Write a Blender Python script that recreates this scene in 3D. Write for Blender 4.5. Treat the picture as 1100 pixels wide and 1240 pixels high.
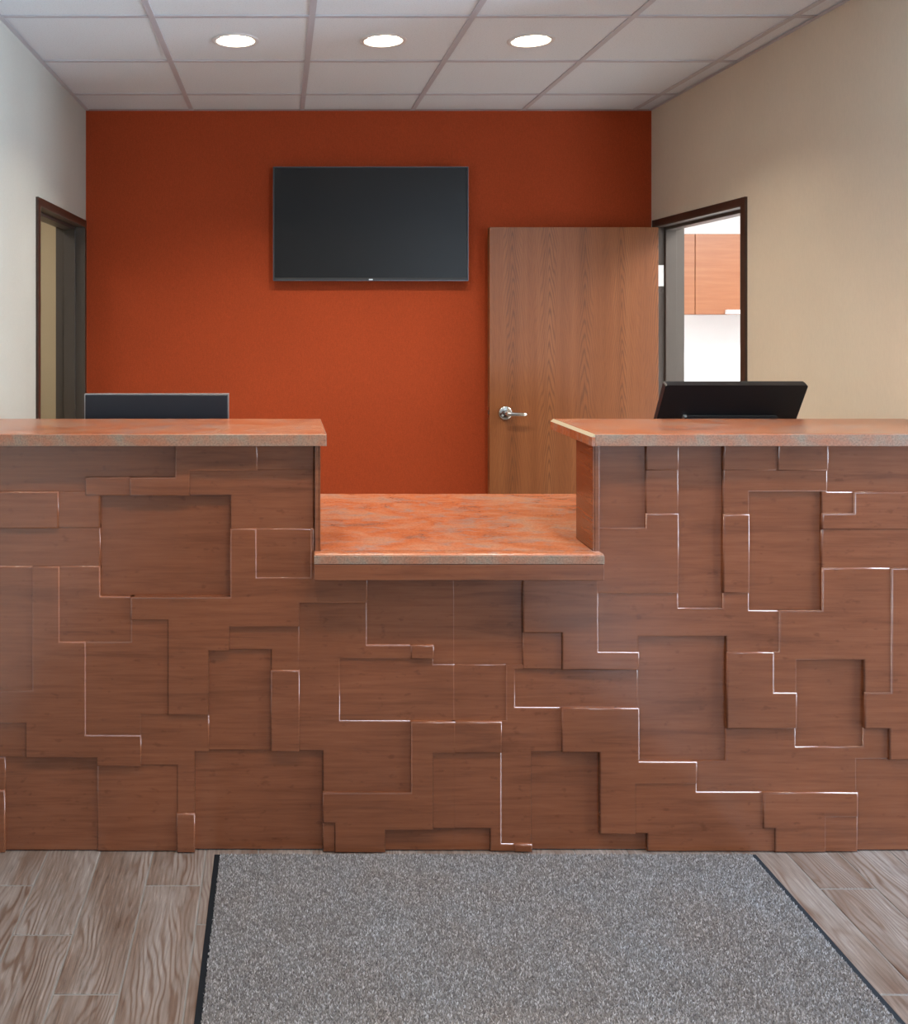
import bpy, bmesh, math, random, bisect
import numpy as np
from mathutils import Vector, Matrix
random.seed(7)

for o in list(bpy.data.objects):
    bpy.data.objects.remove(o)
scene = bpy.context.scene
C = scene.collection

# ------------------------------------------------------------------ camera
F = 1112.0; VX = 339.0; VY = 384.0; HC = 1.547
cam_d = bpy.data.cameras.new('camera')
cam_d.sensor_fit = 'HORIZONTAL'; cam_d.sensor_width = 36.0
cam_d.lens = F / 1100.0 * 36.0
cam_d.shift_x = (550.0 - VX) / 1100.0
cam_d.shift_y = -(620.0 - VY) / 1100.0
cam_d.clip_start = 0.05
cam = bpy.data.objects.new('camera', cam_d)
cam.location = (0, 0, HC); cam.rotation_euler = (math.pi / 2, 0, 0)
C.objects.link(cam); scene.camera = cam

# ------------------------------------------------------------------ world, exposure
SKY = 34.0
LAMP_W = 9.0
world = bpy.data.worlds.new('daylight'); scene.world = world
world.use_nodes = True
bg = world.node_tree.nodes['Background']
bg.inputs[0].default_value = (0.68, 0.84, 1.0, 1); bg.inputs[1].default_value = SKY
vs = scene.view_settings
vs.view_transform = 'Standard'; vs.look = 'None'; vs.gamma = 1.0
vs.exposure = 0.22; vs.use_curve_mapping = False

# room dimensions (metres; x right, y away from the camera, z up)
XL, XR = -1.07, 2.05
YB = 5.064                      # back wall
YF = -3.0                       # shop-front wall behind the camera
ZC = 2.69                       # ceiling
WT = 0.135                      # wall thickness
PY = 2.65                       # desk front plane
XE = 4.4                        # lobby widening to the right, invented to let in side daylight
YJ = 2.79
WIN_R = [(1.25, 1.92), (1.96, 2.63)]  # unseen tall windows, invented as the source of the side daylight
WIN_FILL = [(2.5, 3.4)]  # unseen high window, added for soft fill on the desk front
FZ0, FZ1 = 1.25, 2.25
WZ0, WZ1 = 0.03, 2.55

def portal(name, loc, rot, sx, sy):
    d = bpy.data.lights.new(name, 'AREA'); d.shape = 'RECTANGLE'; d.size = sx; d.size_y = sy
    d.cycles.is_portal = True
    o = bpy.data.objects.new(name, d); o.location = loc; o.rotation_euler = rot; C.objects.link(o)
for a, b in WIN_R:      # sky light enters through the added window openings
    portal('window_daylight', (XE + WT * .5, (a + b) / 2, (WZ0 + WZ1) / 2), (0, math.pi / 2, 0), WZ1 - WZ0, b - a)
for a, b in WIN_FILL:
    portal('window_daylight', ((a + b) / 2, YF - WT * .5, (FZ0 + FZ1) / 2), (math.pi / 2, 0, 0), b - a, FZ1 - FZ0)

# ------------------------------------------------------------------ helpers
def px(x, y, Y):            # photo position at depth Y -> (X, Z)
    return ((x - VX) * Y / F, HC - (y - VY) * Y / F)

def tag(o, label=None, cat=None, group=None, kind=None):
    if label: o['label'] = label
    if cat: o['category'] = cat
    if group: o['group'] = group
    if kind: o['kind'] = kind
    return o

def empty(name, loc):
    o = bpy.data.objects.new(name, None); o.location = loc; o.empty_display_size = .1
    C.objects.link(o); return o

def worigin(o):
    v = Vector((0, 0, 0))
    while o is not None:
        v += o.location; o = o.parent
    return v

def obj(name, bm, m, parent=None, smooth=False):
    if parent is not None:
        bmesh.ops.translate(bm, verts=bm.verts, vec=-worigin(parent))
    me = bpy.data.meshes.new(name)
    bmesh.ops.recalc_face_normals(bm, faces=bm.faces)
    bm.to_mesh(me); bm.free()
    if smooth:
        for p in me.polygons: p.use_smooth = True
    o = bpy.data.objects.new(name, me)
    if m: me.materials.append(m)
    C.objects.link(o); o.parent = parent
    return o

def add_box(bm, x0, x1, y0, y1, z0, z1, bevel=0, seg=2):
    b2 = bmesh.new()
    bmesh.ops.create_cube(b2, size=1)
    for v in b2.verts:
        v.co = Vector((x0 + (v.co.x + .5) * (x1 - x0), y0 + (v.co.y + .5) * (y1 - y0), z0 + (v.co.z + .5) * (z1 - z0)))
    if bevel:
        bmesh.ops.bevel(b2, geom=b2.edges[:], offset=bevel, segments=seg, affect='EDGES', profile=.5)
    merge(bm, b2)

def merge(bm, b2):
    me = bpy.data.meshes.new('tmp'); b2.to_mesh(me); b2.free(); bm.from_mesh(me); bpy.data.meshes.remove(me)

def box(name, x0, x1, y0, y1, z0, z1, m, parent=None, bevel=0, seg=2):
    bm = bmesh.new(); add_box(bm, x0, x1, y0, y1, z0, z1, bevel, seg)
    return obj(name, bm, m, parent)

def boxes(name, lst, m, parent=None, bevel=0):
    bm = bmesh.new()
    for b in lst: add_box(bm, *b, bevel)
    return obj(name, bm, m, parent)

def add_lathe(bm, prof, n, loc, axis='Z'):      # prof: list of (r, h)
    rings = []
    for r, h in prof:
        ring = []
        for k in range(n):
            a = 2 * math.pi * k / n
            p = Vector((r * math.cos(a), r * math.sin(a), h))
            if axis == 'Y': p = Vector((p.x, p.z, p.y))
            if axis == 'X': p = Vector((p.z, p.x, p.y))
            ring.append(bm.verts.new(p + Vector(loc)))
        rings.append(ring)
    for a, b in zip(rings[:-1], rings[1:]):
        for k in range(n):
            bm.faces.new((a[k], a[(k + 1) % n], b[(k + 1) % n], b[k]))
    return rings

def lathe(name, prof, n, loc, m, parent=None, axis='Z', cap0=True, cap1=True, smooth=True):
    bm = bmesh.new(); r = add_lathe(bm, prof, n, loc, axis)
    if cap0: bm.faces.new(r[0])
    if cap1: bm.faces.new(r[-1])
    o = obj(name, bm, m, parent)
    if smooth:
        for p in o.data.polygons: p.use_smooth = len(p.vertices) == 4
    return o

# ------------------------------------------------------------------ materials
class N:
    def __init__(s, name, rough=.5, metal=0, spec=.5, color=(.5, .5, .5)):
        s.m = bpy.data.materials.new(name); s.m.use_nodes = True
        s.t = s.m.node_tree; s.b = s.t.nodes['Principled BSDF']
        s.b.inputs['Roughness'].default_value = rough; s.b.inputs['Metallic'].default_value = metal
        s.b.inputs['Specular IOR Level'].default_value = spec
        s.b.inputs['Base Color'].default_value = (*color, 1)
        s.tc = None
    def n(s, typ, **kw):
        nd = s.t.nodes.new(typ)
        for k, v in kw.items(): setattr(nd, k, v)
        return nd
    def l(s, a, b): s.t.links.new(a, b)
    def coords(s, scale=(1, 1, 1), src='Object', rot=(0, 0, 0)):
        if s.tc is None: s.tc = s.n('ShaderNodeTexCoord')
        mp = s.n('ShaderNodeMapping'); mp.inputs['Scale'].default_value = scale; mp.inputs['Rotation'].default_value = rot
        s.l(s.tc.outputs[src], mp.inputs[0]); return mp.outputs[0]
    def noise(s, scale, detail=3, rough=.55, co=None, dist=0):
        nd = s.n('ShaderNodeTexNoise'); nd.inputs['Scale'].default_value = scale
        nd.inputs['Detail'].default_value = detail; nd.inputs['Roughness'].default_value = rough
        nd.inputs['Distortion'].default_value = dist
        s.l(co if co is not None else s.coords(), nd.inputs['Vector']); return nd.outputs['Fac']
    def ramp(s, fac, stops, interp='LINEAR'):
        r = s.n('ShaderNodeValToRGB'); e = r.color_ramp.elements; r.color_ramp.interpolation = interp
        while len(e) < len(stops): e.new(.5)
        for el, (p, c) in zip(e, stops):
            el.position = p; el.color = (*c, 1) if len(c) == 3 else c
        s.l(fac, r.inputs[0]); return r.outputs[0]
    def mix(s, fac, a, b, mode='MIX'):
        x = s.n('ShaderNodeMix', data_type='RGBA', blend_type=mode)
        for sock, v in ((x.inputs[0], fac), (x.inputs[6], a), (x.inputs[7], b)):
            if hasattr(v, 'is_output'): s.l(v, sock)
            elif isinstance(v, (tuple, list)): sock.default_value = (*v, 1)
            else: sock.default_value = v
        return x.outputs[2]
    def math(s, op, a, b=0.0, c=None):
        x = s.n('ShaderNodeMath', operation=op)
        for sock, v in zip(x.inputs, (a, b, c)):
            if v is None: continue
            if hasattr(v, 'is_output'): s.l(v, sock)
            else: sock.default_value = v
        return x.outputs[0]
    def color(s, c): s.l(c, s.b.inputs['Base Color']); return s
    def bump(s, h, strength=.2, dist=.002):
        b = s.n('ShaderNodeBump'); b.inputs['Strength'].default_value = strength; b.inputs['Distance'].default_value = dist
        s.l(h, b.inputs['Height']); s.l(b.outputs[0], s.b.inputs['Normal']); return s

M = {}
def plain(key, c, rough=.5, metal=0, spec=.5):
    M[key] = N(key, rough, metal, spec, c).m

# relief wood of the desk front: brown, fine horizontal grain
def desk_wood(key, tint=(1, 1, 1)):
    w = N(key, .22, spec=.75)
    g1 = w.noise(1, 6, .65, w.coords((5, 5, 95)), .3)
    g2 = w.noise(1, 4, .6, w.coords((2.2, 2.2, 22)), .5)
    g3 = w.noise(3.2, 3, .5)
    spot = w.noise(38, 2, .5, w.coords((.8, .8, 1.4)))
    c = w.ramp(g1, [(.30, (.142, .049, .025)), (.50, (.170, .061, .032)), (.72, (.192, .072, .039))])
    c2 = w.ramp(g2, [(.34, (.78, .76, .75)), (.45, (.96, .95, .94)), (.7, (1.05, 1.04, 1.03))])
    c = w.mix(1, c, c2, 'MULTIPLY')
    c = w.mix(.55, c, w.ramp(g3, [(.3, (.80, .78, .76)), (.7, (1.12, 1.12, 1.14))]), 'MULTIPLY')
    c = w.mix(.5, c, w.ramp(spot, [(.24, (.55, .5, .48)), (.36, (1, 1, 1))]), 'MULTIPLY')
    c = w.mix(1, c, tint, 'MULTIPLY')
    w.color(c).bump(g1, .06, .001)
    M[key] = w.m
desk_wood('desk_wood', (1.08, .95, .77))

# stone-look laminate of the counters
def laminate(key):
    w = N(key, .24, spec=.5)
    co = w.coords((1, 1.6, 1))
    a = w.noise(5.5, 6, .62, co, .8)
    b = w.noise(13, 5, .65, co, .5)
    f = w.noise(140, 3, .7)
    c = w.ramp(a, [(.32, (.20, .088, .058)), (.42, (.34, .098, .038)), (.52, (.36, .125, .060)), (.62, (.35, .165, .10)), (.74, (.26, .145, .11))])
    c = w.mix(w.ramp(b, [(.50, (0, 0, 0)), (.66, (.8, .8, .8))]), c, (.245, .165, .142))
    c = w.mix(.5, c, w.ramp(f, [(.36, (.62, .6, .6)), (.55, (1.05, 1.05, 1.05))]), 'MULTIPLY')
    w.color(c); M[key] = w.m
laminate('laminate')
def laminate_edge(key):
    w = N(key, .4, spec=.5)
    a = w.noise(9, 5, .65, None, .5)
    f = w.noise(210, 4, .75)
    c = w.ramp(a, [(.36, (.31, .115, .060)), (.5, (.265, .142, .095)), (.62, (.235, .168, .128))])
    c = w.mix(.75, c, w.ramp(f, [(.36, (.50, .48, .46)), (.6, (1.2, 1.15, 1.1))]), 'MULTIPLY')
    w.color(c); M[key] = w.m
laminate_edge('laminate_edge')

# walls
def wall_mat(key, c, sp, bump=.12, fine=420):
    w = N(key, .85, spec=.25)
    f = w.noise(fine, 3, .7); g = w.noise(2.2, 3, .5)
    f2 = w.noise(90, 2, .6, w.coords((3, 3, .5)))
    col = w.mix(1, c, w.ramp(f, [(.3, (1 - sp,) * 3), (.7, (1 + sp,) * 3)]), 'MULTIPLY')
    col = w.mix(1, col, w.ramp(f2, [(.3, (1 - sp * .5,) * 3), (.7, (1 + sp * .5,) * 3)]), 'MULTIPLY')
    col = w.mix(1, col, w.ramp(g, [(.3, (.96,) * 3), (.7, (1.03,) * 3)]), 'MULTIPLY')
    w.color(col).bump(f, bump, .002); M[key] = w.m
wall_mat('orange_wall', (.42, .064, .017), .16, .25, 260)
wall_mat('beige_wall', (.71, .615, .485), .05)
wall_mat('cream_wall', (.52, .52, .48), .05)
wall_mat('tan_wall', (.43, .36, .25), .03)
wall_mat('brown_wall', (.13, .075, .05), .05)
wall_mat('white_wall', (.82, .83, .84), .01, .03)

def tile_mat():
    w = N('ceiling_tile', .9, spec=.15)
    f = w.noise(170, 3, .7); p = w.noise(60, 2, .6)
    c = w.ramp(f, [(.30, (.60, .655, .70)), (.42, (.77, .84, .895)), (.7, (.80, .87, .925))])
    w.color(c).bump(p, .15, .003); M['tile'] = w.m
tile_mat()
plain('tee', (.56, .57, .62), .45)
plain('plaster', (.7, .7, .7), .9)
plain('frame', (.050, .026, .018), .42)
plain('jamb', (.085, .072, .062), .40)
plain('black_plastic', (.012, .012, .014), .42)
plain('dark_plastic', (.028, .028, .03), .5)
plain('charcoal', (.010, .012, .018), .38)
plain('tv_trim', (.10, .10, .11), .35, .6)
plain('silver', (.42, .43, .45), .3, .7)
plain('satin_nickel', (.62, .60, .57), .22, 1)
plain('steel', (.62, .64, .64), .32, .85)
plain('trim_white', (.80, .80, .80), .5)
plain('rubber', (.010, .012, .016), .85, 0, .15)
plain('grout', (.20, .185, .175), .8)
plain('chamfer_highlight', (.40, .34, .245), .35)  # pale chamfer colour with the light on the edge put in
plain('white_metal', (.8, .8, .8), .35)
plain('white_gloss', (.85, .86, .88), .4)
plain('window_frame', (.25, .26, .28), .4, .3)
w = N('tv_screen', .34, spec=.25, color=(.012, .012, .013)); M['screen'] = w.m

def oak():
    w = N('oak_veneer', .42, spec=.4)
    tc = w.coords((1, 1, 1)); sep = w.n('ShaderNodeSeparateXYZ'); w.l(tc, sep.inputs[0])
    x, z = sep.outputs[0], sep.outputs[2]
    nz = w.noise(1, 2, .5, w.coords((2.5, 1, 1.1)))
    nx = w.noise(1, 2, .5, w.coords((14, 1, 1.6)))
    xx = w.math('ADD', x, w.math('MULTIPLY', w.math('SUBTRACT', nz, .5), .05))
    u = w.math('PINGPONG', xx, .098)                    # book-matched leaves
    us = w.math('SQRT', w.math('ADD', w.math('MULTIPLY', u, u), .00002))
    ph = w.math('ADD', w.math('ADD', w.math('MULTIPLY', us, 90), w.math('MULTIPLY', z, 12)), w.math('MULTIPLY', nx, 5.5))
    s = w.math('MULTIPLY_ADD', w.math('SINE', w.math('MULTIPLY', ph, 6.2832)), .5, .5)
    lines = w.math('POWER', s, 3.0)
    fall = w.ramp(u, [(.02, (1, 1, 1)), (.055, (.28, .28, .28))])
    pores = w.noise(1, 4, .7, w.coords((330, 1, 7)))
    broad = w.noise(1, 3, .5, w.coords((16, 1, .35)))
    c = w.ramp(broad, [(.3, (.228, .076, .025)), (.55, (.272, .094, .032)), (.75, (.315, .116, .042))])
    c = w.mix(w.math('MULTIPLY', w.math('MULTIPLY', lines, fall), .68), c, (.13, .050, .022))
    c = w.mix(.55, c, w.ramp(pores, [(.34, (.66, .6, .55)), (.52, (1.04, 1.04, 1.04))]), 'MULTIPLY')
    w.color(c).bump(pores, .05, .001); M['oak'] = w.m
oak()

def cherry():
    w = N('cabinet_cherry', .4)
    g = w.noise(1, 5, .6, w.coords((3, 3, 45)), .3)
    w.color(w.ramp(g, [(.3, (.225, .080, .032)), (.55, (.255, .098, .042)), (.75, (.28, .118, .052))])); M['cherry'] = w.m
cherry()

def plank():
    w = N('plank_tile', .33, spec=.5)
    oi = w.n('ShaderNodeObjectInfo')
    off = w.n('ShaderNodeVectorMath', operation='MULTIPLY_ADD')
    cmb = w.n('ShaderNodeCombineXYZ')
    w.l(oi.outputs['Random'], cmb.inputs[0]); w.l(oi.outputs['Random'], cmb.inputs[1])
    w.l(cmb.outputs[0], off.inputs[0]); off.inputs[1].default_value = (17, 43, 0)
    tc = w.n('ShaderNodeTexCoord'); w.l(tc.outputs['Object'], off.inputs[2])
    def mp(sc):
        m_ = w.n('ShaderNodeMapping'); m_.inputs['Scale'].default_value = sc; w.l(off.outputs[0], m_.inputs[0]); return m_.outputs[0]
    g = w.noise(1, 5, .72, mp((150, 8, 1)), .5)
    b = w.noise(1, 3, .5, mp((12, 2.2, 1)), .6)
    warp = w.noise(1, 2, .5, mp((7, 1.8, 1)))
    sx = w.n('ShaderNodeSeparateXYZ'); w.l(off.outputs[0], sx.inputs[0])
    ph = w.math('ADD', w.math('MULTIPLY', sx.outputs[0], 62), w.math('MULTIPLY', w.math('ADD', warp, w.math('MULTIPLY', b, .25)), 15))
    fig = w.math('POWER', w.math('MULTIPLY_ADD', w.math('SINE', w.math('MULTIPLY', ph, 6.2832)), .5, .5), 2)
    knot = w.noise(1, 3, .6, mp((9, 3, 1)))
    mask = w.ramp(knot, [(.42, (0, 0, 0)), (.60, (1, 1, 1))])
    c = w.ramp(b, [(.3, (.112, .066, .047)), (.5, (.168, .126, .106)), (.72, (.215, .182, .168))])
    c = w.mix(.95, c, w.ramp(g, [(.34, (.55, .50, .46)), (.48, (.95, .93, .92)), (.56, (1.05, 1.04, 1.03)), (.70, (1.65, 1.68, 1.72))]), 'MULTIPLY')
    c = w.mix(w.math('MULTIPLY', w.math('MULTIPLY', fig, mask), .60), c, (.095, .048, .030))
    c = w.mix(w.math('MULTIPLY', w.math('MULTIPLY', w.math('SUBTRACT', 1, fig), mask), .25), c, (.36, .32, .30))
    w.color(c).bump(g, .15, .001); M['plank'] = w.m
plank()
w = N('carpet_pile', .95, spec=.1)
ge = w.n('ShaderNodeNewGeometry')
pn = w.noise(5, 3, .55)
c = w.ramp(ge.outputs['Random Per Island'], [(0, (.090, .085, .088)), (.35, (.155, .146, .150)), (.75, (.220, .211, .219)), (1, (.36, .36, .375))])
c = w.mix(.7, c, w.ramp(pn, [(.35, (.95, .86, .82)), (.65, (1.0, 1.02, 1.06))]), 'MULTIPLY')
w.color(c); M['pile'] = w.m
plain('mat_base', (.12, .112, .11), .95)
def emit(key, c, s):
    w = N(key, .5, color=(.8, .8, .8)); w.b.inputs['Emission Color'].default_value = (*c, 1); w.b.inputs['Emission Strength'].default_value = s; M[key] = w.m
emit('lens', (1, .82, .55), 22)
emit('panel_light', (1, .98, .95), 6)

# ------------------------------------------------------------------ room shell
ZT = 2.95
DY0, DY1, DZ = 4.058, 4.992, 2.041        # door openings in both side walls
def wall_x(name, xa, xb, wins, m, y=YF):
    L = []
    for a, b in sorted(wins):
        L.append((xa, xb, y, a, 0, ZT)); L.append((xa, xb, a, b, 0, WZ0)); L.append((xa, xb, a, b, WZ1, ZT)); y = b
    L.append((xa, xb, y, DY0, 0, ZT)); L.append((xa, xb, DY0, DY1, DZ, ZT)); L.append((xa, xb, DY1, YB, 0, ZT))
    return tag(boxes(name, L, m), 'beige textured side wall of the reception area', None, None, 'structure')
o = wall_x('wall_left', XL - WT, XL, [], M['cream_wall']); o['label'] = 'pale cream textured wall left of the reception'
o = wall_x('wall_right', XR, XR + WT, [], M['beige_wall'], YJ); o['label'] = 'beige textured wall right of the reception'
tag(box('wall_back', XL - WT, XR + WT, YB, YB + WT, 0, ZT, M['orange_wall']), 'burnt orange textured accent wall behind the desk', None, None, 'structure')
tag(boxes('wall_lobby_return', [(XR, XE, YJ - .03, YJ, 0, ZT), (XR + WT, XE, YJ, YJ + WT, 0, ZT)], M['brown_wall']), 'dark brown wall of the added lobby widening beside the desk', None, None, 'structure')  # unseen wall of the added widening, kept dark to avoid glare
L = []; y = YF
for a, b in WIN_R:
    L += [(XE, XE + WT, y, a, 0, ZT), (XE, XE + WT, a, b, 0, WZ0), (XE, XE + WT, a, b, WZ1, ZT)]; y = b
L.append((XE, XE + WT, y, YJ + WT, 0, ZT))
tag(boxes('wall_lobby_right', L, M['cream_wall']), 'cream wall of the added lobby widening, with tall windows for side daylight', None, None, 'structure')
L = []; x = XL - WT
for a, b in WIN_FILL:
    L += [(x, a, YF - WT, YF, 0, ZT), (a, b, YF - WT, YF, 0, FZ0), (a, b, YF - WT, YF, FZ1, ZT)]; x = b
L.append((x, XE + WT, YF - WT, YF, 0, ZT))
tag(boxes('wall_front', L, M['cream_wall']), 'cream wall at the front of the lobby', None, None, 'structure')
k = 1  # frames of the added windows, all out of view
for a, b in WIN_R:
    o = boxes('window_%d' % k, [(XE + .04, XE + .09, a, a + .05, WZ0, WZ1), (XE + .04, XE + .09, b - .05, b, WZ0, WZ1),
        (XE + .04, XE + .09, a, b, WZ0, WZ0 + .05), (XE + .04, XE + .09, a, b, WZ1 - .05, WZ1)], M['window_frame'])
    tag(o, 'tall grey framed lobby window added in the right wall for side daylight', None, 'added lobby windows', 'structure'); k += 1
for a, b in WIN_FILL:
    o = boxes('window_%d' % k, [(a, a + .05, YF - .09, YF - .04, FZ0, FZ1), (b - .05, b, YF - .09, YF - .04, FZ0, FZ1),
        (a, b, YF - .09, YF - .04, FZ0, FZ0 + .05), (a, b, YF - .09, YF - .04, FZ1 - .05, FZ1)], M['window_frame'])
    tag(o, 'high grey framed lobby window added in the front wall as soft fill', None, 'added lobby windows', 'structure'); k += 1

# floor: grout bed with wood-look plank tiles
floor = tag(boxes('floor', [(XL - WT, XR + WT, YF - WT, YB + WT, -.12, -.0015), (XR + WT, XE + WT, YF - WT, YJ + WT, -.12, -.0015)], M['grout']), 'grey-brown wood-look plank tile floor', None, None, 'structure')
PW = .1524; PLN = .9144; G = .0032
pm_cache = {}
def plank_mesh(w_, l_):
    key = (round(w_, 4), round(l_, 4))
    if key not in pm_cache:
        bm = bmesh.new(); add_box(bm, -w_ / 2, w_ / 2, -l_ / 2, l_ / 2, -.009, 0, .0022, 2)
        me = bpy.data.meshes.new('plank'); bm.to_mesh(me); bm.free(); me.materials.append(M['plank']); pm_cache[key] = me
    return pm_cache[key]
joint = {0: 2.50, -1: 2.098, -2: 2.30, -3: 2.50, 11: 2.097, 12: 2.486, 13: 2.30}
floor_z = floor
for i in range(-6, 36):
    xa = -.214 + (i - 1) * PW; xb = xa + PW
    xa_, xb_ = max(xa, XL + .002), min(xb, XE - .002)
    if xb_ - xa_ < .02: continue
    j = joint.get(i, 2.1 + ((i * 7) % 5) * .12)
    ys = [j - PLN * n for n in range(5, 0, -1)] + [j, j + PLN]
    for a, b in zip(ys[:-1], ys[1:]):
        a_, b_ = max(a, -1.2), min(b, 2.758)
        if b_ - a_ < .03: continue
        p = bpy.data.objects.new('plank', plank_mesh(xb_ - xa_ - G, b_ - a_ - G))
        p.location = ((xa_ + xb_) / 2, (a_ + b_) / 2, 0); C.objects.link(p); p.parent = floor

# ceiling: slab, lay-in tiles, tees
ceil = tag(boxes('ceiling', [(XL - WT, XR + WT, YF - WT, YB + WT, ZT, ZT + .1), (XR + WT, XE + WT, YF - WT, YJ + WT, ZT, ZT + .1)], M['plaster']), 'white suspended ceiling of square lay-in tiles', None, None, 'structure')
gx = [XL] + [-.4875 + .61 * k for k in range(5)] + [XR]
gy = [YF]; y = 4.707
yy = []
while y > YF + .05: yy.append(y); y -= .61
gy += sorted(yy) + [YB]
LIGHT_X = (-.1825, .4275, 1.0375)
def is_light(xc, yc):
    return any(abs(xc - l) < .05 for l in LIGHT_X) and any(abs(yc - v) < .05 for v in (3.792, 1.962))  # the row nearer the camera is added, out of view
RL = .083
tile_cache = {}
def tile_mesh(w_, l_, hole):
    key = (round(w_, 3), round(l_, 3), hole)
    if key in tile_cache: return tile_cache[key]
    bm = bmesh.new()
    if not hole:
        add_box(bm, -w_ / 2, w_ / 2, -l_ / 2, l_ / 2, 0, .016)
    else:
        n = 40; rows = []
        for z in (0, .016):
            ci, sq = [], []
            for k in range(n):
                a = 2 * math.pi * (k + .5) / n; cx, cy = math.cos(a), math.sin(a)
                ci.append(bm.verts.new((RL * cx, RL * cy, z)))
                s = 1 / max(abs(cx), abs(cy)); sq.append(bm.verts.new((w_ / 2 * cx * s, l_ / 2 * cy * s, z)))
            rows.append((ci, sq))
        # square corners
        for z, (ci, sq) in zip((0, .016), rows):
            for k in range(n):
                k2 = (k + 1) % n; vs_ = [ci[k], ci[k2], sq[k2], sq[k]]
                if (k + 1) % (n // 4) == n // 8 % (n // 4):
                    c_ = bm.verts.new((math.copysign(w_ / 2, sq[k].co.x + sq[k2].co.x), math.copysign(l_ / 2, sq[k].co.y + sq[k2].co.y), z))
                    vs_ = [ci[k], ci[k2], sq[k2], c_, sq[k]]
                bm.faces.new(vs_)
        for k in range(n):
            k2 = (k + 1) % n
            bm.faces.new((rows[0][0][k], rows[0][0][k2], rows[1][0][k2], rows[1][0][k]))
        bmesh.ops.recalc_face_normals(bm, faces=bm.faces)
    me = bpy.data.meshes.new('ceiling_tile'); bm.to_mesh(me); bm.free(); me.materials.append(M['tile']); tile_cache[key] = me
    return me
lights = []
for a, b in zip(gx[:-1], gx[1:]):
    for c0, d in zip(gy[:-1], gy[1:]):
        xc, yc = (a + b) / 2, (c0 + d) / 2
        h = is_light(xc, yc)
        if h: lights.append((xc, yc))
        t = bpy.data.objects.new('ceiling_tile', tile_mesh(b - a - .004, d - c0 - .004, h))
        t.location = (xc, yc, ZC + .001 - ZT * 0); C.objects.link(t); t.parent = ceil
gx2 = [1.9525 + .61 * k for k in range(5)] + [XE]; gx2[0] = XR
gy2 = [v for v in gy if v < YJ] + [YJ]
for a, b in zip(gx2[:-1], gx2[1:]):
    for c0, d in zip(gy2[:-1], gy2[1:]):
        if d - c0 < .02: continue
        t = bpy.data.objects.new('ceiling_tile', tile_mesh(b - a - .004, d - c0 - .004, False))
        t.location = ((a + b) / 2, (c0 + d) / 2, ZC + .001); C.objects.link(t); t.parent = ceil
TW = .012
for x in gx2[1:-1]:
    box('main_tee', x - TW, x + TW, YF, YJ, ZC - .004, ZC + .0005, M['tee'], ceil)
for y in gy2[1:-1]:
    for a, b in zip(gx2[:-1], gx2[1:]):
        box('cross_tee', a + TW, b - TW, y - TW, y + TW, ZC - .0035, ZC + .0005, M['tee'], ceil)
for x in gx[1:-1]:
    box('main_tee', x - TW, x + TW, YF, YB, ZC - .004, ZC + .0005, M['tee'], ceil)
for y in gy[1:-1]:
    for a, b in zip(gx[:-1], gx[1:]):
        box('cross_tee', a + TW, b - TW, y - TW, y + TW, ZC - .0035, ZC + .0005, M['tee'], ceil)
for nm, b in (('wall_angle', (XL, XL + .02, YF, YB)), ('wall_angle', (XR - .02, XR, YJ, YB)), ('wall_angle', (XL, XR, YB - .014, YB)), ('wall_angle', (XL, XR, YF, YF + .02))):
    box(nm, *b, ZC - .005, ZC - .0038, M['tee'], ceil)

# baseboards (behind the desk)
tag(box('baseboard_back', XL, XR, YB - .012, YB, 0, .10, M['frame']), 'dark brown base along the orange wall', None, None, 'structure')

# door frames in both side walls
def door_frame(idx, xs, sgn, label):
    # xs: wall face in the room; sgn: direction into the wall
    d = tag(empty('door_%d' % idx, (xs, (DY0 + DY1) / 2, 0)), label, None, None, 'structure')
    def B(name, a, b, y0, y1, z0, z1, m, bev=.0015):
        xa, xb = sorted((xs + sgn * a, xs + sgn * b)); return box(name, xa, xb, y0, y1, z0, z1, m, d, bev)
    fw = .034
    for nm, a, b in (('casing', -.012, 0.0), ('casing', WT, WT + .012)):
        xa, xb = sorted((xs + sgn * a, xs + sgn * b))
        boxes(nm, [(xa, xb, DY0 - fw, DY0, 0, DZ + fw), (xa, xb, DY1, DY1 + fw, 0, DZ + fw), (xa, xb, DY0, DY1, DZ, DZ + fw)], M['frame'], d)
    jt = .006
    B('jamb', -.012, WT + .012, DY0, DY0 + jt, 0, DZ, M['jamb'], 0)
    B('jamb', -.012, WT + .012, DY1 - jt, DY1, 0, DZ, M['jamb'], 0)
    B('head', -.012, WT + .012, DY0 + jt, DY1 - jt, DZ - jt, DZ, M['jamb'], 0)
    s0, s1 = .040, .100
    B('door_stop', s0, s1, DY0 + jt, DY0 + jt + .016, 0, DZ - jt, M['jamb'])
    B('door_stop', s0, s1, DY1 - jt - .016, DY1 - jt, 0, DZ - jt, M['jamb'])
    B('door_stop', s0, s1, DY0 + jt + .016, DY1 - jt - .016, DZ - jt - .016, DZ - jt, M['jamb'])
    return d
door_frame(1, XL, -1, 'dark brown metal door frame in the cream wall')
door_frame(2, XR, 1, 'dark brown metal door frame in the beige wall')

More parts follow.
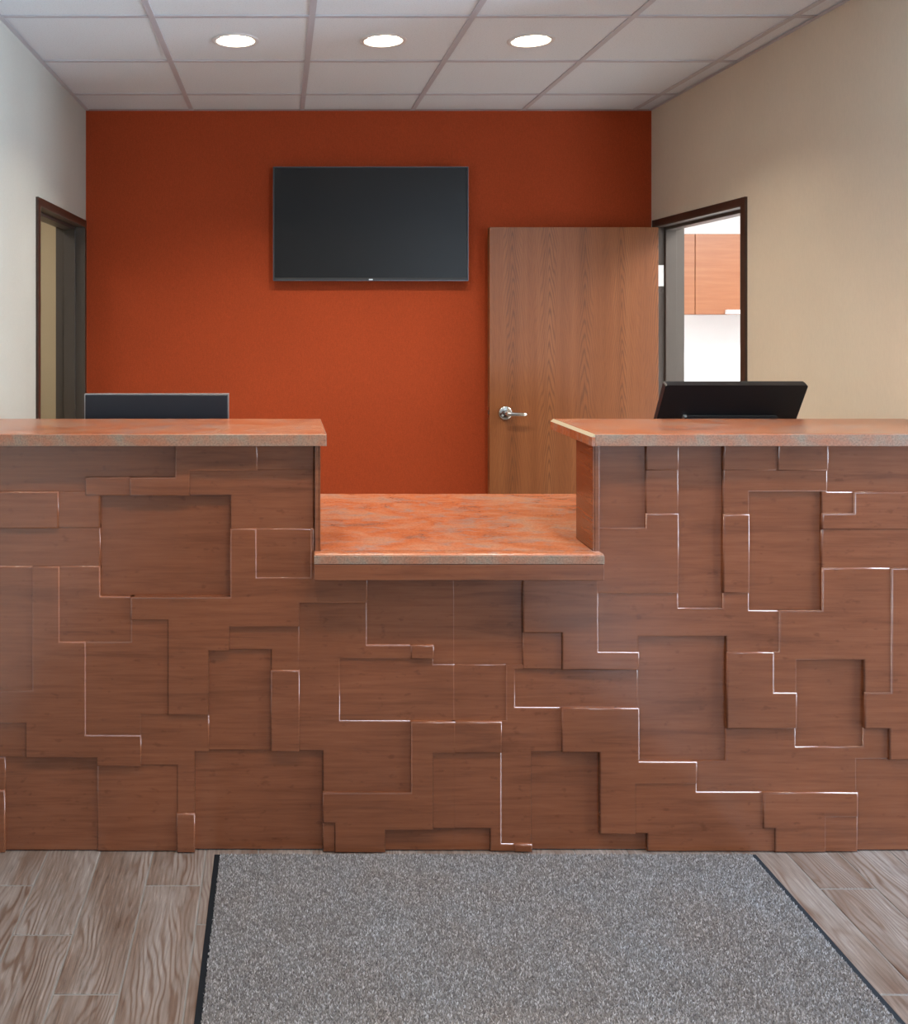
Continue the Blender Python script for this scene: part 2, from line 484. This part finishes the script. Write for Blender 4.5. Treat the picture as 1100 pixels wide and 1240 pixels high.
# room beyond the left doorway
def side_room(tagname, x0, x1, y0, y1, m, lab, zt=2.6):
    t = .1
    for nm, b in (('back', (x0, x1, y1, y1 + t, 0, zt)), ('front', (x0, x1, y0 - t, y0, 0, zt)), ('side', ((x0 - t, x0) if x0 < 0 else (x1, x1 + t)) + (y0, y1, 0, zt))):
        tag(box('wall_%s_%s' % (tagname, nm), *b, m), '%s, %s side' % (lab, {'back': 'far', 'front': 'near', 'side': 'outer'}[nm]), None, None, 'structure')
    return
side_room('hall', -2.9, XL - WT, 3.3, 6.4, M['tan_wall'], 'tan wall of the hall beyond the left doorway')
side_room('exam_room', XR + WT, 5.2, 3.05, 6.4, M['white_wall'], 'white wall of the room beyond the right doorway')
for nm, x0, x1, y0, lab in (('hall', -2.9, XL - WT, 3.3, 'the left'), ('exam_room', XR + WT, 5.2, 3.05, 'the right')):
    tag(box('floor_' + nm, x0 - .1, x1, y0 - .1, 6.5, -.12, 0, M['white_wall'] if nm == 'exam_room' else M['tan_wall']), 'floor beyond %s doorway' % lab, None, None, 'structure')
    tag(box('ceiling_' + nm, x0 - .1, x1 + .1, y0 - .1, 6.5, 2.6, 2.7, M['plaster']), 'ceiling beyond %s doorway' % lab, None, None, 'structure')
# return walls closing the side rooms to the reception depth
tag(box('wall_hall_return', XL - WT, XL, YB + WT, 6.4, 0, 2.6, M['tan_wall']), 'tan return wall of the hall behind the orange wall', None, None, 'structure')
tag(box('wall_exam_room_return', XR, XR + WT, YB + WT, 6.4, 0, 2.6, M['white_wall']), 'white return wall behind the orange wall', None, None, 'structure')

def panel_lamp(name, x, y, z, sx, sy, label, watts, col):
    e = tag(empty(name, (x, y, z - .05)), label, 'ceiling light')
    boxes('housing', [(x - sx / 2, x + sx / 2, y - sy / 2, y - sy / 2 + .02, z - .05, z), (x - sx / 2, x + sx / 2, y + sy / 2 - .02, y + sy / 2, z - .05, z),
                    (x - sx / 2, x - sx / 2 + .02, y - sy / 2 + .02, y + sy / 2 - .02, z - .05, z), (x + sx / 2 - .02, x + sx / 2, y - sy / 2 + .02, y + sy / 2 - .02, z - .05, z)], M['white_metal'], e)
    box('diffuser', x - sx / 2 + .02, x + sx / 2 - .02, y - sy / 2 + .02, y + sy / 2 - .02, z - .03, z - .02, M['panel_light'], e)
    d = bpy.data.lights.new('panel_lamp', 'AREA'); d.shape = 'RECTANGLE'; d.size = sx - .06; d.size_y = sy - .06; d.energy = watts; d.color = col
    o = bpy.data.objects.new('lamp', d); o.location = (0, 0, -.004); C.objects.link(o); o.parent = e
panel_lamp('ceiling_panel_light', 3.3, 4.6, 2.6, 1.2, .6, 'white ceiling panel light in the room beyond the right doorway', 90, (1, .98, .96))
panel_lamp('ceiling_panel_light', -2.0, 4.9, 2.6, .6, 1.2, 'white ceiling panel light in the hall beyond the left doorway', 16, (1, .93, .82))

# ------------------------------------------------------------------ reception desk
SC = PY / F
def wx(p): return (p - VX) * SC
def wz(p): return HC - (p - VY) * SC
E0, E1 = VX + (XL + .002) / SC, VX + (XR - .002) / SC
FL = VY + HC / SC - .6        # floor line in photo rows
LV = .0062; RB = .0048
PIECES = [
 (3.0, [(E0, 538, 381, FL), (376, 690, 445, FL)]),
 (1.0, [(E0, 538, 212, 578), (E0, 578, 103, 595.5)]),
 (3.0, [(E0, 595.5, 71, 640)]),
 (2.0, [(71, 595.5, 121, 640)]),
 (2.4, [(103, 578, 157, 600.5)]),
 (3.0, [(212, 538, 312, 570), (157, 578, 230, 600.5), (212, 570, 230, 578)]),
 (1.6, [(E0, 640, 121, 686)]),
 (2.0, [(230, 570, 381, 600.5), (279, 600.5, 381, 640)]),
 (2.3, [(312, 538, 381, 570)]),
 (2.5, [(311, 640, 376, 699)]),
 (-0.4, [(121, 600.5, 279, 723)]),
 (3.0, [(39, 686, 72, 777), (39, 777, 104, 890), (E0, 836, 104, 876), (31, 876, 171, 928)]),
 (2.3, [(E0, 686, 39, 836)]),
 (2.1, [(72, 686, 121, 723), (72, 723, 158, 777)]),
 (2.4, [(104, 777, 203, 866), (104, 866, 171, 890), (158, 751, 203, 777)]),
 (2.0, [(171, 866, 253, 928), (214, 928, 236, 985)]),
 (2.0, [(E0, 876, 31, 918)]),
 (1.0, [(6, 918, 117, FL)]),
 (2.0, [(E0, 918, 6, 957)]),
 (3.0, [(E0, 957, 6, FL)]),
 (1.6, [(117, 928, 214, FL)]),
 (3.0, [(214, 985, 236, FL)]),
 (1.8, [(278, 759, 363, 788), (328, 788, 363, 812)]),
 (2.5, [(328, 812, 363, 911)]),
 (0.9, [(253, 788, 328, 911)]),
 (1.5, [(363, 730, 498, 799), (363, 799, 412, 911), (391, 874, 498, 960)]),
 (3.0, [(498, 874, 552, 912), (498, 912, 525, 960), (391, 960, 525, FL)]),
 (2.92, [(552, 874, 608, 912)]),
 (0.2, [(236, 911, 391, FL)]),
 (0.9, [(412, 799, 552, 874)]),
 (0.8, [(552, 806, 614, 874)]),
 (2.0, [(498, 782, 526, 799)]),
 (0.6, [(445, 690, 552, 782), (526, 782, 552, 806)]),
 (0.52, [(552, 690, 634, 806)]),
 (2.0, [(525, 912, 552, 1005)]),
 (1.9, [(552, 912, 608, 1005), (594, 1005, 608, FL), (608, 1023, 624, FL)]),
 (2.5, [(624, 1023, 645, FL)]),
 (1.0, [(467, 1005, 552, FL)]),
 (0.95, [(552, 1005, 594, FL)]),
 (2.4, [(391, 997, 405, FL)]),
 (1.3, [(614, 806, 634, 812), (614, 812, 681, 874), (608, 874, 681, 912), (608, 912, 645, 1023)]),
 (2.4, [(634, 690, 725, 767), (681, 767, 725, 812), (725, 790, 775, 812)]),
 (1.4, [(634, 767, 681, 812)]),
 (0.5, [(625, 812, 775, 858)]),
 (1.6, [(725, 719, 945, 790)]),
 (2.4, [(681, 858, 775, 912), (727, 912, 775, 1011), (771, 923, 845, 950)]),
 (1.9, [(771, 950, 925, FL), (925, 1004, 939, FL)]),
 (0.2, [(645, 912, 727, FL), (727, 1011, 785, FL)]),
 (1.3, [(845, 923, 1040, 960), (881, 883, 1078, 923)]),
 (2.6, [(925, 960, 1040, 1004), (939, 1004, 1001, FL)]),
 (2.2, [(1001, 990, 1040, FL)]),
 (0.9, [(1040, 921, E1, FL)]),
 (2.6, [(881, 790, 938, 883), (938, 839, E1, 883), (1078, 883, E1, 921), (1080, 688, E1, 839)]),
 (2.1, [(938, 790, 945, 839), (945, 740, 1080, 839), (997, 688, 1080, 740)]),
 (0.2, [(775, 772, 881, 923)]),
 (0.3, [(966, 800, 1048, 906)]),
 (2.3, [(725, 622, 823, 719)]),
 (1.0, [(725, 538, 783, 640)]),
 (2.3, [(783, 538, 823, 570)]),
 (1.8, [(783, 570, 823, 622)]),
 (2.2, [(877, 538, 942, 570)]),
 (2.7, [(942, 538, 1004, 570)]),
 (1.7, [(877, 570, 1004, 596), (877, 596, 909, 623)]),
 (2.2, [(877, 623, 909, 719)]),
 (0.4, [(823, 538, 877, 737)]),
 (1.0, [(1004, 538, E1, 596)]),
 (2.0, [(997, 596, E1, 642)]),
 (1.4, [(997, 596, 1036, 622)]),
 (1.5, [(997, 642, E1, 688)]),
 (0.2, [(909, 596, 997, 740)]),
]
desk = tag(empty('reception_desk', ((XL + XR) / 2, PY + .06, 0)), 'brown wood reception desk with stepped rectangular relief panels and a low middle section', 'reception desk')
XG0, XG1 = .1168, .900          # gap between the tall sections
LOWZ, TOPZ = .876, 1.214
boxes('core', [(XL + .002, XG0 - .004, PY + .035, PY + .135, 0, TOPZ - .035), (XG1 + .004, XR - .002, PY + .035, PY + .135, 0, TOPZ - .035), (XG0 - .004, XG1 + .004, PY + .035, PY + .135, 0, LOWZ - .03)], M['desk_wood'], desk)
box('end_panel', XG1, XG1 + .004, PY - .012, PY + .137, LOWZ, TOPZ - .0345, M['desk_wood'], desk)
box('end_panel', XG0 - .004, XG0, PY - .012, PY + .137, LOWZ, TOPZ - .0345, M['desk_wood'], desk)
box('edge_stile', wx(381.3), XG0 - .0045, PY - .012, PY + .034, LOWZ - .03, TOPZ - .0345, M['desk_wood'], desk, .002)
box('edge_stile', XG1 + .0045, wx(724.7), PY - .012, PY + .034, LOWZ - .03, TOPZ - .0345, M['desk_wood'], desk, .002)

xs_ = sorted({r[k] for _, R in PIECES for r in R for k in (0, 2)})
ys_ = sorted({r[k] for _, R in PIECES for r in R for k in (1, 3)})
own = [[-1] * (len(xs_) - 1) for _ in range(len(ys_) - 1)]
xi = {v: i for i, v in enumerate(xs_)}; yi = {v: i for i, v in enumerate(ys_)}
for n, (lv, R) in enumerate(PIECES):
    for r in R:
        for j in range(yi[r[1]], yi[r[3]]):
            for i in range(xi[r[0]], xi[r[2]]): own[j][i] = n
# each block reaches a little way under its prouder neighbours, so that rounding its rim leaves no slot
RBP = RB * 2.1 / SC
def owner(u, v):
    ii = bisect.bisect(xs_, u) - 1; jj = bisect.bisect(ys_, v) - 1
    return own[jj][ii] if 0 <= ii < len(xs_) - 1 and 0 <= jj < len(ys_) - 1 else -1
def refine(c_):
    v = sorted({q + d_ for q in c_ for d_ in (-RBP, 0, RBP)})
    return [v[0]] + [b for a, b in zip(v[:-1], v[1:]) if b - a > 1e-6]
fx, fy = refine(xs_)[1:-1], refine(ys_)[1:-1]
YBK = PY + .0345
fown = [[owner((fx[i] + fx[i + 1]) / 2, (fy[j] + fy[j + 1]) / 2) for i in range(len(fx) - 1)] for j in range(len(fy) - 1)]
def block_cells(n):
    out = set()
    x0 = min(q[0] for q in PIECES[n][1]) - RBP * 1.5; x1 = max(q[2] for q in PIECES[n][1]) + RBP * 1.5
    y0 = min(q[1] for q in PIECES[n][1]) - RBP * 1.5; y1 = max(q[3] for q in PIECES[n][1]) + RBP * 1.5
    for j in range(len(fy) - 1):
        v = (fy[j] + fy[j + 1]) / 2
        if not y0 < v < y1: continue
        for i in range(len(fx) - 1):
            u = (fx[i] + fx[i + 1]) / 2
            if not x0 < u < x1: continue
            q = fown[j][i]
            if q == n: out.add((j, i)); continue
            if q >= 0 and PIECES[q][0] > PIECES[n][0] + .02:
                if any(owner(u + du, v + dv) == n for du in (-RBP, 0, RBP) for dv in (-RBP, 0, RBP)): out.add((j, i))
    return out
for n in range(len(PIECES)):
    todo = block_cells(n)
    while todo:
        st = [todo.pop()]; cells = []
        while st:
            a, b = st.pop(); cells.append((a, b))
            for q in ((a + 1, b), (a - 1, b), (a, b + 1), (a, b - 1)):
                if q in todo: todo.remove(q); st.append(q)
        if not any(fown[a][b] == n for a, b in cells): continue
        yf = PY + .016 - PIECES[n][0] * LV
        bm = bmesh.new(); vc = {}
        def V(ii, jj):
            if (ii, jj) not in vc: vc[(ii, jj)] = bm.verts.new((wx(fx[ii]), yf, wz(fy[jj])))
            return vc[(ii, jj)]
        for a, b in cells:
            bm.faces.new((V(b, a), V(b, a + 1), V(b + 1, a + 1), V(b + 1, a)))
        if len(bm.faces) > 1: bmesh.ops.dissolve_faces(bm, faces=bm.faces[:], use_verts=False)
        bmesh.ops.dissolve_limit(bm, angle_limit=.01, verts=bm.verts[:], edges=bm.edges[:])
        r = bmesh.ops.extrude_face_region(bm, geom=bm.faces[:])
        nv = set(g for g in r['geom'] if isinstance(g, bmesh.types.BMVert))
        nf = {g for g in r['geom'] if isinstance(g, bmesh.types.BMFace)}
        for v in bm.verts: v.co.y = yf if v in nv else YBK
        ed = [e_ for e_ in bm.edges if any(f in nf for f in e_.link_faces) and not all(f in nf for f in e_.link_faces)]
        rb = bmesh.ops.bevel(bm, geom=ed, offset=RB, segments=4, affect='EDGES', profile=.5)
        for f in rb['faces']: f.smooth = True
        obj('relief_block', bm, M['desk_wood'], desk)

# counters
def slab(name, x0, x1, y0, y1, z0, z1, m, parent, bev):
    return box(name, x0, x1, y0, y1, z0, z1, m, parent, bev, 3)
def upper_counter(x0, x1, label, side):
    e = tag(empty('countertop', ((x0 + x1) / 2, PY + .16, TOPZ - .034)), label, 'countertop', 'raised transaction tops')
    slab('top_surface', x0, x1, PY - .034, PY + .36, TOPZ - .026, TOPZ, M['laminate'], e, .0025)
    slab('front_edge', x0, x1, PY - .0405, PY - .0342, TOPZ - .034, TOPZ - .001, M['laminate_edge'], e, .0015)
    box('underlay', x0 + .004, x1 - .004, PY - .034, PY + .35, TOPZ - .034, TOPZ - .0262, M['desk_wood'], e)
    return e
e = upper_counter(XL + .002, .1318, 'raised orange-grey mottled stone-look countertop at the left', 1)
box('side_edge', .1319, .1335, PY - .040, PY + .36, TOPZ - .034, TOPZ - .001, M['laminate_edge'], e)
e = upper_counter(.8966, XR - .002, 'raised orange-grey mottled stone-look countertop under the tilted monitor', -1)
box('side_edge', .8872, .8964, PY - .0405, PY + .36, TOPZ - .034, TOPZ - .0085, M['laminate'], e)
bm = bmesh.new()      # chamfer along the free end, its caught light put into a pale colour
sec = [(.8872, TOPZ - .0084), (.8964, TOPZ - .0002), (.8964, TOPZ - .0084)]
A = [bm.verts.new((x, PY - .0405, z)) for x, z in sec]; B = [bm.verts.new((x, PY + .36, z)) for x, z in sec]
bm.faces.new(A); bm.faces.new(B[::-1])
for q in range(3): bm.faces.new((A[q], A[(q + 1) % 3], B[(q + 1) % 3], B[q]))
obj('edge_chamfer', bm, M['chamfer_highlight'], e)

LX0, LX1 = px(380.5, 0, PY - .05)[0], px(732, 0, PY - .05)[0]
low = tag(empty('low_countertop', ((LX0 + LX1) / 2, PY + .4, LOWZ - .03)), 'low orange mottled stone-look countertop between the two raised ones', 'countertop')
bm = bmesh.new()
add_box(bm, XG0 + .001, XG1 - .001, PY - .011, PY + .1375, LOWZ - .0295, LOWZ, .0, 1)
add_box(bm, -.16, 1.24, PY + .1375, 3.487, LOWZ - .0295, LOWZ, .0, 1)
obj('top_surface', bm, M['laminate'], low)
slab('front_ledge', LX0, LX1, PY - .049, PY - .0135, LOWZ - .0285, LOWZ + .0002, M['laminate'], low, .004)
slab('front_edge', LX0, LX1, PY - .053, PY - .0492, LOWZ - .028, LOWZ - .004, M['laminate_edge'], low, .0012)
box('apron', LX0, LX1, PY - .052, PY - .014, LOWZ - .0745, LOWZ - .0288, M['desk_wood'], low, .002)

# staff work surfaces behind the desk (carry the monitors)
for x0, x1, lab in ((XL + .003, -.165, 'staff work surface behind the left raised counter'), (1.245, XR - .003, 'staff work surface behind the right raised counter')):
    e = tag(empty('work_surface', ((x0 + x1) / 2, 3.15, 0)), lab, 'desk', 'staff work surfaces')
    box('surface', x0, x1, PY + .139, 3.52, .715, .74, M['laminate'], e, .003)
    for xx in (x0, x1 - .025):
        box('support_panel', xx, xx + .025, PY + .16, 3.48, 0, .714, M['desk_wood'], e)
for xx in (-.155, 1.21):
    box('support_panel', xx, xx + .025, PY + .16, 3.44, 0, LOWZ - .03, M['desk_wood'], low)

# ------------------------------------------------------------------ monitors
def bracket_bm(pts, w_):
    pass
# left: upright panel seen from behind
my = 3.20
a, zt = px(102, 477, my); b, _ = px(277, 477, my)
e = tag(empty('computer_monitor', ((a + b) / 2, my + .03, .74)), 'upright dark computer monitor with thin silver edge behind the left counter', 'monitor', 'computer monitors')
h = (b - a) * .58
box('back_shell', a + .003, b - .003, my, my + .028, zt - h + .003, zt - .003, M['charcoal'], e, .003)
boxes('edge_frame', [(a, a + .003, my + .003, my + .032, zt - h, zt), (b - .003, b, my + .003, my + .032, zt - h, zt), (a + .003, b - .003, my + .003, my + .032, zt - .003, zt), (a + .003, b - .003, my + .003, my + .032, zt - h, zt - h + .003)], M['silver'], e)
box('screen', a + .008, b - .008, my + .0285, my + .031, zt - h + .012, zt - .008, M['screen'], e)
cx = (a + b) / 2
box('stand_neck', cx - .035, cx + .035, my - .030, my - .001, .755, zt - h * .45, M['dark_plastic'], e, .004)
box('stand_base', cx - .11, cx + .11, my - .10, my + .10, .741, .755, M['dark_plastic'], e, .005)

# right: tilted back, top leaning over towards the counter
my = 3.20
a, zt = px(806.5, 466.5, my); b, _ = px(979.5, 466.5, my)
e = tag(empty('computer_monitor', ((a + b) / 2, my + .12, .74)), 'black tilted computer monitor seen from behind on the right counter', 'monitor', 'computer monitors')
ang = math.radians(31); h = .31
R = Matrix.Translation((0, my, zt)) @ Matrix.Rotation(ang, 4, 'X')
def tilted(name, x0, x1, y0, y1, z0, z1, m, bev, par, rad=0):
    bm = bmesh.new(); add_box(bm, x0, x1, y0, y1, z0, z1, 0)
    if rad:
        ed = [ed_ for ed_ in bm.edges if abs(ed_.verts[0].co.y - ed_.verts[1].co.y) > abs(y1 - y0) * .9]
        bmesh.ops.bevel(bm, geom=ed, offset=rad, segments=4, affect='EDGES', profile=.5)
    elif bev: bmesh.ops.bevel(bm, geom=bm.edges[:], offset=bev, segments=2, affect='EDGES')
    bmesh.ops.transform(bm, matrix=R, verts=bm.verts)
    return obj(name, bm, m, par)
tilted('back_shell', a, b, 0, .018, -h, 0, M['black_plastic'], .004, e, .008)
tilted('bezel', a + .001, b - .001, .0182, .026, -h + .001, -.001, M['dark_plastic'], .002, e, .008)
tilted('screen', a + .014, b - .014, .0262, .028, -h + .02, -.014, M['screen'], 0, e)
xa = px(832, 0, 3.24)[0]; xb = px(946, 0, 3.24)[0]
tilted('rear_housing', xa, xb, -.022, -.0005, -h + .03, -.124, M['dark_plastic'], .008, e)
cx = (a + b) / 2
tilted('cable_port', xa - .004, xa + .010, -.012, -.0005, -.150, -.126, M['steel'], .002, e)
bm = bmesh.new(); add_box(bm, cx - .04, cx + .04, my + .085, my + .115, .755, zt - .20, .004); obj('stand_neck', bm, M['dark_plastic'], e)
box('stand_base', cx - .12, cx + .12, my + .02, my + .22, .741, .755, M['dark_plastic'], e, .005)

# ------------------------------------------------------------------ television
ty = YB - .062
a, zt = px(331, 202, ty); b, zb = px(567.3, 340, ty)
tv = tag(empty('television', ((a + b) / 2, YB, zb)), 'large dark flat television hung on the orange wall', 'television')
box('body', a + .004, b - .004, ty + .006, ty + .040, zb + .004, zt - .004, M['black_plastic'], tv, .004)
bz = .010
boxes('bezel', [(a, a + bz * .7, ty, ty + .03, zb, zt), (b - bz * .7, b, ty, ty + .03, zb, zt), (a + bz * .7, b - bz * .7, ty, ty + .03, zt - bz * .7, zt), (a + bz * .7, b - bz * .7, ty, ty + .03, zb, zb + bz * 1.6)], M['dark_plastic'], tv, .0012)
boxes('trim_edge', [(a - .001, a + .002, ty - .0015, ty + .004, zb, zt), (b - .002, b + .001, ty - .0015, ty + .004, zb, zt), (a + .002, b - .002, ty - .0015, ty + .004, zt - .002, zt + .001), (a + .002, b - .002, ty - .0015, ty + .004, zb - .001, zb + .003)], M['tv_trim'], tv)
box('screen', a + bz * .7, b - bz * .7, ty + .003, ty + .0058, zb + bz * 1.6, zt - bz * .7, M['screen'], tv)
cx = (a + b) / 2
box('logo_badge', cx - .011, cx + .011, ty - .003, ty - .0002, zb + .003, zb + .010, M['steel'], tv, .001)
boxes('wall_mount', [(cx - .2, cx + .2, YB - .02, YB - .001, (zt + zb) / 2 - .12, (zt + zb) / 2 + .12), (cx - .15, cx - .11, ty + .041, YB - .02, (zt + zb) / 2 - .15, (zt + zb) / 2 + .15), (cx + .11, cx + .15, ty + .041, YB - .02, (zt + zb) / 2 - .15, (zt + zb) / 2 + .15)], M['dark_plastic'], tv)

# ------------------------------------------------------------------ open oak door
dy = 4.930
xa, zt = px(593, 275, dy); xb = 2.034
door = tag(empty('oak_door', (xb, dy + .022, 0)), 'plain oak veneer door standing open flat before the orange wall', 'door')
box('leaf', xa, xb, dy, dy + .0445, .012, zt, M['oak'], door, .0015)
hx, hz = px(612, 500, dy)
lv = lathe('lever_rose', [(.0, -.012), (.030, -.012), (.0365, -.008), (.0375, 0)], 32, (hx, dy - .0005, hz), M['satin_nickel'], door, 'Y', False, True)
bm = bmesh.new()      # lever: spindle, then a flattened bar to the right with a turned end
path = [(hx, dy - .012, hz, .011, .011), (hx, dy - .040, hz, .011, .011), (hx + .004, dy - .050, hz, .0125, .0125), (hx + .018, dy - .055, hz - .001, .011, .009), (hx + .05, dy - .056, hz - .002, .0095, .0065), (hx + .085, dy - .055, hz - .003, .0095, .006), (hx + .098, dy - .050, hz - .003, .0095, .006), (hx + .104, dy - .040, hz - .003, .009, .006)]
rings = []
for i, (x, y, z, ra, rb) in enumerate(path):
    p0 = Vector(path[max(i - 1, 0)][:3]); p1 = Vector(path[min(i + 1, len(path) - 1)][:3]); t = (p1 - p0).normalized()
    up = Vector((0, 0, 1)); sd = t.cross(up).normalized()
    rings.append([bm.verts.new(Vector((x, y, z)) + up * ra * math.cos(q * math.pi / 6) + sd * rb * math.sin(q * math.pi / 6)) for q in range(12)])
for r0, r1 in zip(rings[:-1], rings[1:]):
    for q in range(12): bm.faces.new((r0[q], r0[(q + 1) % 12], r1[(q + 1) % 12], r1[q]))
bm.faces.new(rings[0]); bm.faces.new(rings[-1])
obj('lever_handle', bm, M['satin_nickel'], door, True)
lathe('key_cylinder', [(.0, -.016), (.006, -.016), (.0065, -.012)], 16, (hx - .017, dy - .0005, hz - .012), M['steel'], door, 'Y', False, True)
box('latch_bolt', xa - .006, xa - .0002, dy + .014, dy + .030, hz - .008, hz + .012, M['satin_nickel'], door, .001)
box('latch_plate', xa - .0012, xa - .0001, dy + .010, dy + .034, hz - .028, hz + .028, M['satin_nickel'], door)
for zz in (1.772, 1.045, .28):
    hg = box('hinge_leaf', XR + .002, XR + .034, DY1 - .0090, DY1 - .0062, zz - .057, zz + .057, M['steel'], door)
    lathe('hinge_knuckle', [(.0065, -.057), (.0065, .057)], 14, (XR - .0085, DY1 - .014, zz), M['steel'], door)

# ------------------------------------------------------------------ cabinet in the room beyond the right doorway
cy = 6.05
x0 = px(826, 0, cy)[0]; _, z1 = px(0, 283, cy); _, z0 = px(0, 381, cy)
cab = tag(empty('wall_cabinet', (x0 + .6, 6.4, z0)), 'orange cherry wood wall cabinet seen through the right doorway', 'cabinet')
box('body', x0, x0 + 1.3, cy + .02, 6.398, z0, z1, M['cherry'], cab)
xs1 = px(842.3, 0, cy)[0]
d0 = box('door', x0 + .001, xs1 - .003, cy, cy + .0195, z0 + .002, z1 - .002, M['cherry'], cab, .0015)
d1 = box('door', xs1 + .001, xs1 + .62, cy, cy + .0195, z0 + .002, z1 - .002, M['cherry'], cab, .0015)
d2 = box('door', xs1 + .624, x0 + 1.299, cy, cy + .0195, z0 + .002, z1 - .002, M['cherry'], cab, .0015)
hx0, hz0 = px(878, 381, cy)
box('pull_handle', hx0, hx0 + .22, cy - .03, cy - .0005, hz0 + .004, hz0 + .032, M['white_metal'], d1, .003)

# ------------------------------------------------------------------ recessed downlights
pos_names = {-.1825: 'left', .4275: 'middle', 1.0375: 'right'}
def nm_of(x):
    return pos_names[min(pos_names, key=lambda k: abs(k - x))]
for x, y in sorted(lights, key=lambda t: (-t[1], t[0])):
    e = empty('recessed_downlight', (x, y, ZC))
    if abs(y - 3.792) < .05:
        tag(e, {'left': 'leftmost of the three lit round downlights in the ceiling tiles', 'middle': 'middle one of the three lit round ceiling downlights', 'right': 'rightmost of the three lit round ceiling downlights, nearest the beige wall'}[nm_of(x)], 'downlight', 'recessed downlights')
    else:
        row = 'over the floor mat' if y > 1 else 'over the lobby floor'  # unseen second row, added to light the desk front and floor
        tag(e, '%s added recessed downlight %s' % (nm_of(x), row), 'downlight', 'recessed downlights')
    bm = bmesh.new()
    add_lathe(bm, [(.078, .0), (.080, -.005), (.0955, -.004), (.097, .0)], 40, (x, y, ZC))
    obj('trim_ring', bm, M['trim_white'], e, True)
    bm = bmesh.new(); r = add_lathe(bm, [(.079, -.001), (.066, .016), (.066, .05)], 40, (x, y, ZC)); bm.faces.new(r[-1])
    obj('can', bm, M['trim_white'], e, False)
    lathe('lens', [(.0655, .014), (.0655, .018)], 40, (x, y, ZC), M['lens'], e, smooth=False)
    d = bpy.data.lights.new('downlight', 'AREA'); d.shape = 'DISK'; d.size = .125; d.energy = LAMP_W; d.color = (1, .89, .73); d.spread = 2.25
    o = bpy.data.objects.new('lamp', d); o.location = (0, 0, .0125); C.objects.link(o); o.parent = e

# ------------------------------------------------------------------ floor mat
mx0, mx1, my0, my1 = -.188, 1.370, .55, 2.641
mat = tag(empty('floor_mat', ((mx0 + mx1) / 2, (my0 + my1) / 2, 0)), 'grey carpet floor mat with dark rubber border before the desk', 'mat')
bd = .018
box('backing', mx0 + bd, mx1 - bd, my0 + bd, my1 - .008, .0002, .006, M['mat_base'], mat)
bm = bmesh.new()
def ring(x0, x1, y0, y1, z): return [bm.verts.new(p) for p in ((x0, y0, z), (x1, y0, z), (x1, y1, z), (x0, y1, z))]
r0 = ring(mx0, mx1, my0, my1, .0002); r1 = ring(mx0 + .001, mx1 - .001, my0 + .001, my1 - .001, .0022); r2 = ring(mx0 + bd, mx1 - bd, my0 + bd, my1 - .008, .006); r3 = ring(mx0 + bd, mx1 - bd, my0 + bd, my1 - .008, .0002)
for A, B in ((r0, r1), (r1, r2), (r2, r3), (r3, r0)):
    for q in range(4): bm.faces.new((A[q], A[(q + 1) % 4], B[(q + 1) % 4], B[q]))
obj('rubber_border', bm, M['rubber'], mat)
rng = np.random.default_rng(3)
sp = .0036
gxx, gyy = np.meshgrid(np.arange(mx0 + bd, mx1 - bd, sp), np.arange(my0 + bd, my1 - .008, sp))
n = gxx.size
cx_ = gxx.ravel() + rng.uniform(-.002, .002, n); cy_ = gyy.ravel() + rng.uniform(-.002, .002, n)
hh = rng.uniform(.0035, .0065, n); th = rng.uniform(0, 6.283, n); rr = rng.uniform(.0018, .0028, n)
tx = rng.normal(0, .0018, n); tyy = rng.normal(0, .0018, n)
V3 = np.empty((n, 4, 3))
for q in range(3):
    V3[:, q, 0] = cx_ + rr * np.cos(th + q * 2.0944); V3[:, q, 1] = cy_ + rr * np.sin(th + q * 2.0944); V3[:, q, 2] = .0058
V3[:, 3, 0] = cx_ + tx; V3[:, 3, 1] = cy_ + tyy; V3[:, 3, 2] = .006 + hh
V3 -= np.array(mat.location)
base = np.arange(n)[:, None, None] * 4
Fc = (base + np.array([[0, 1, 3], [1, 2, 3], [2, 0, 3]])[None]).reshape(-1)
me = bpy.data.meshes.new('carpet_pile')
me.vertices.add(n * 4); me.vertices.foreach_set('co', V3.reshape(-1))
me.loops.add(n * 9); me.loops.foreach_set('vertex_index', Fc.astype(np.int32))
me.polygons.add(n * 3); me.polygons.foreach_set('loop_start', np.arange(0, n * 9, 3, dtype=np.int32))
me.update(calc_edges=True); me.validate()
me.materials.append(M['pile'])
pile = bpy.data.objects.new('carpet_pile', me); C.objects.link(pile); pile.parent = mat; pile['kind'] = 'stuff'
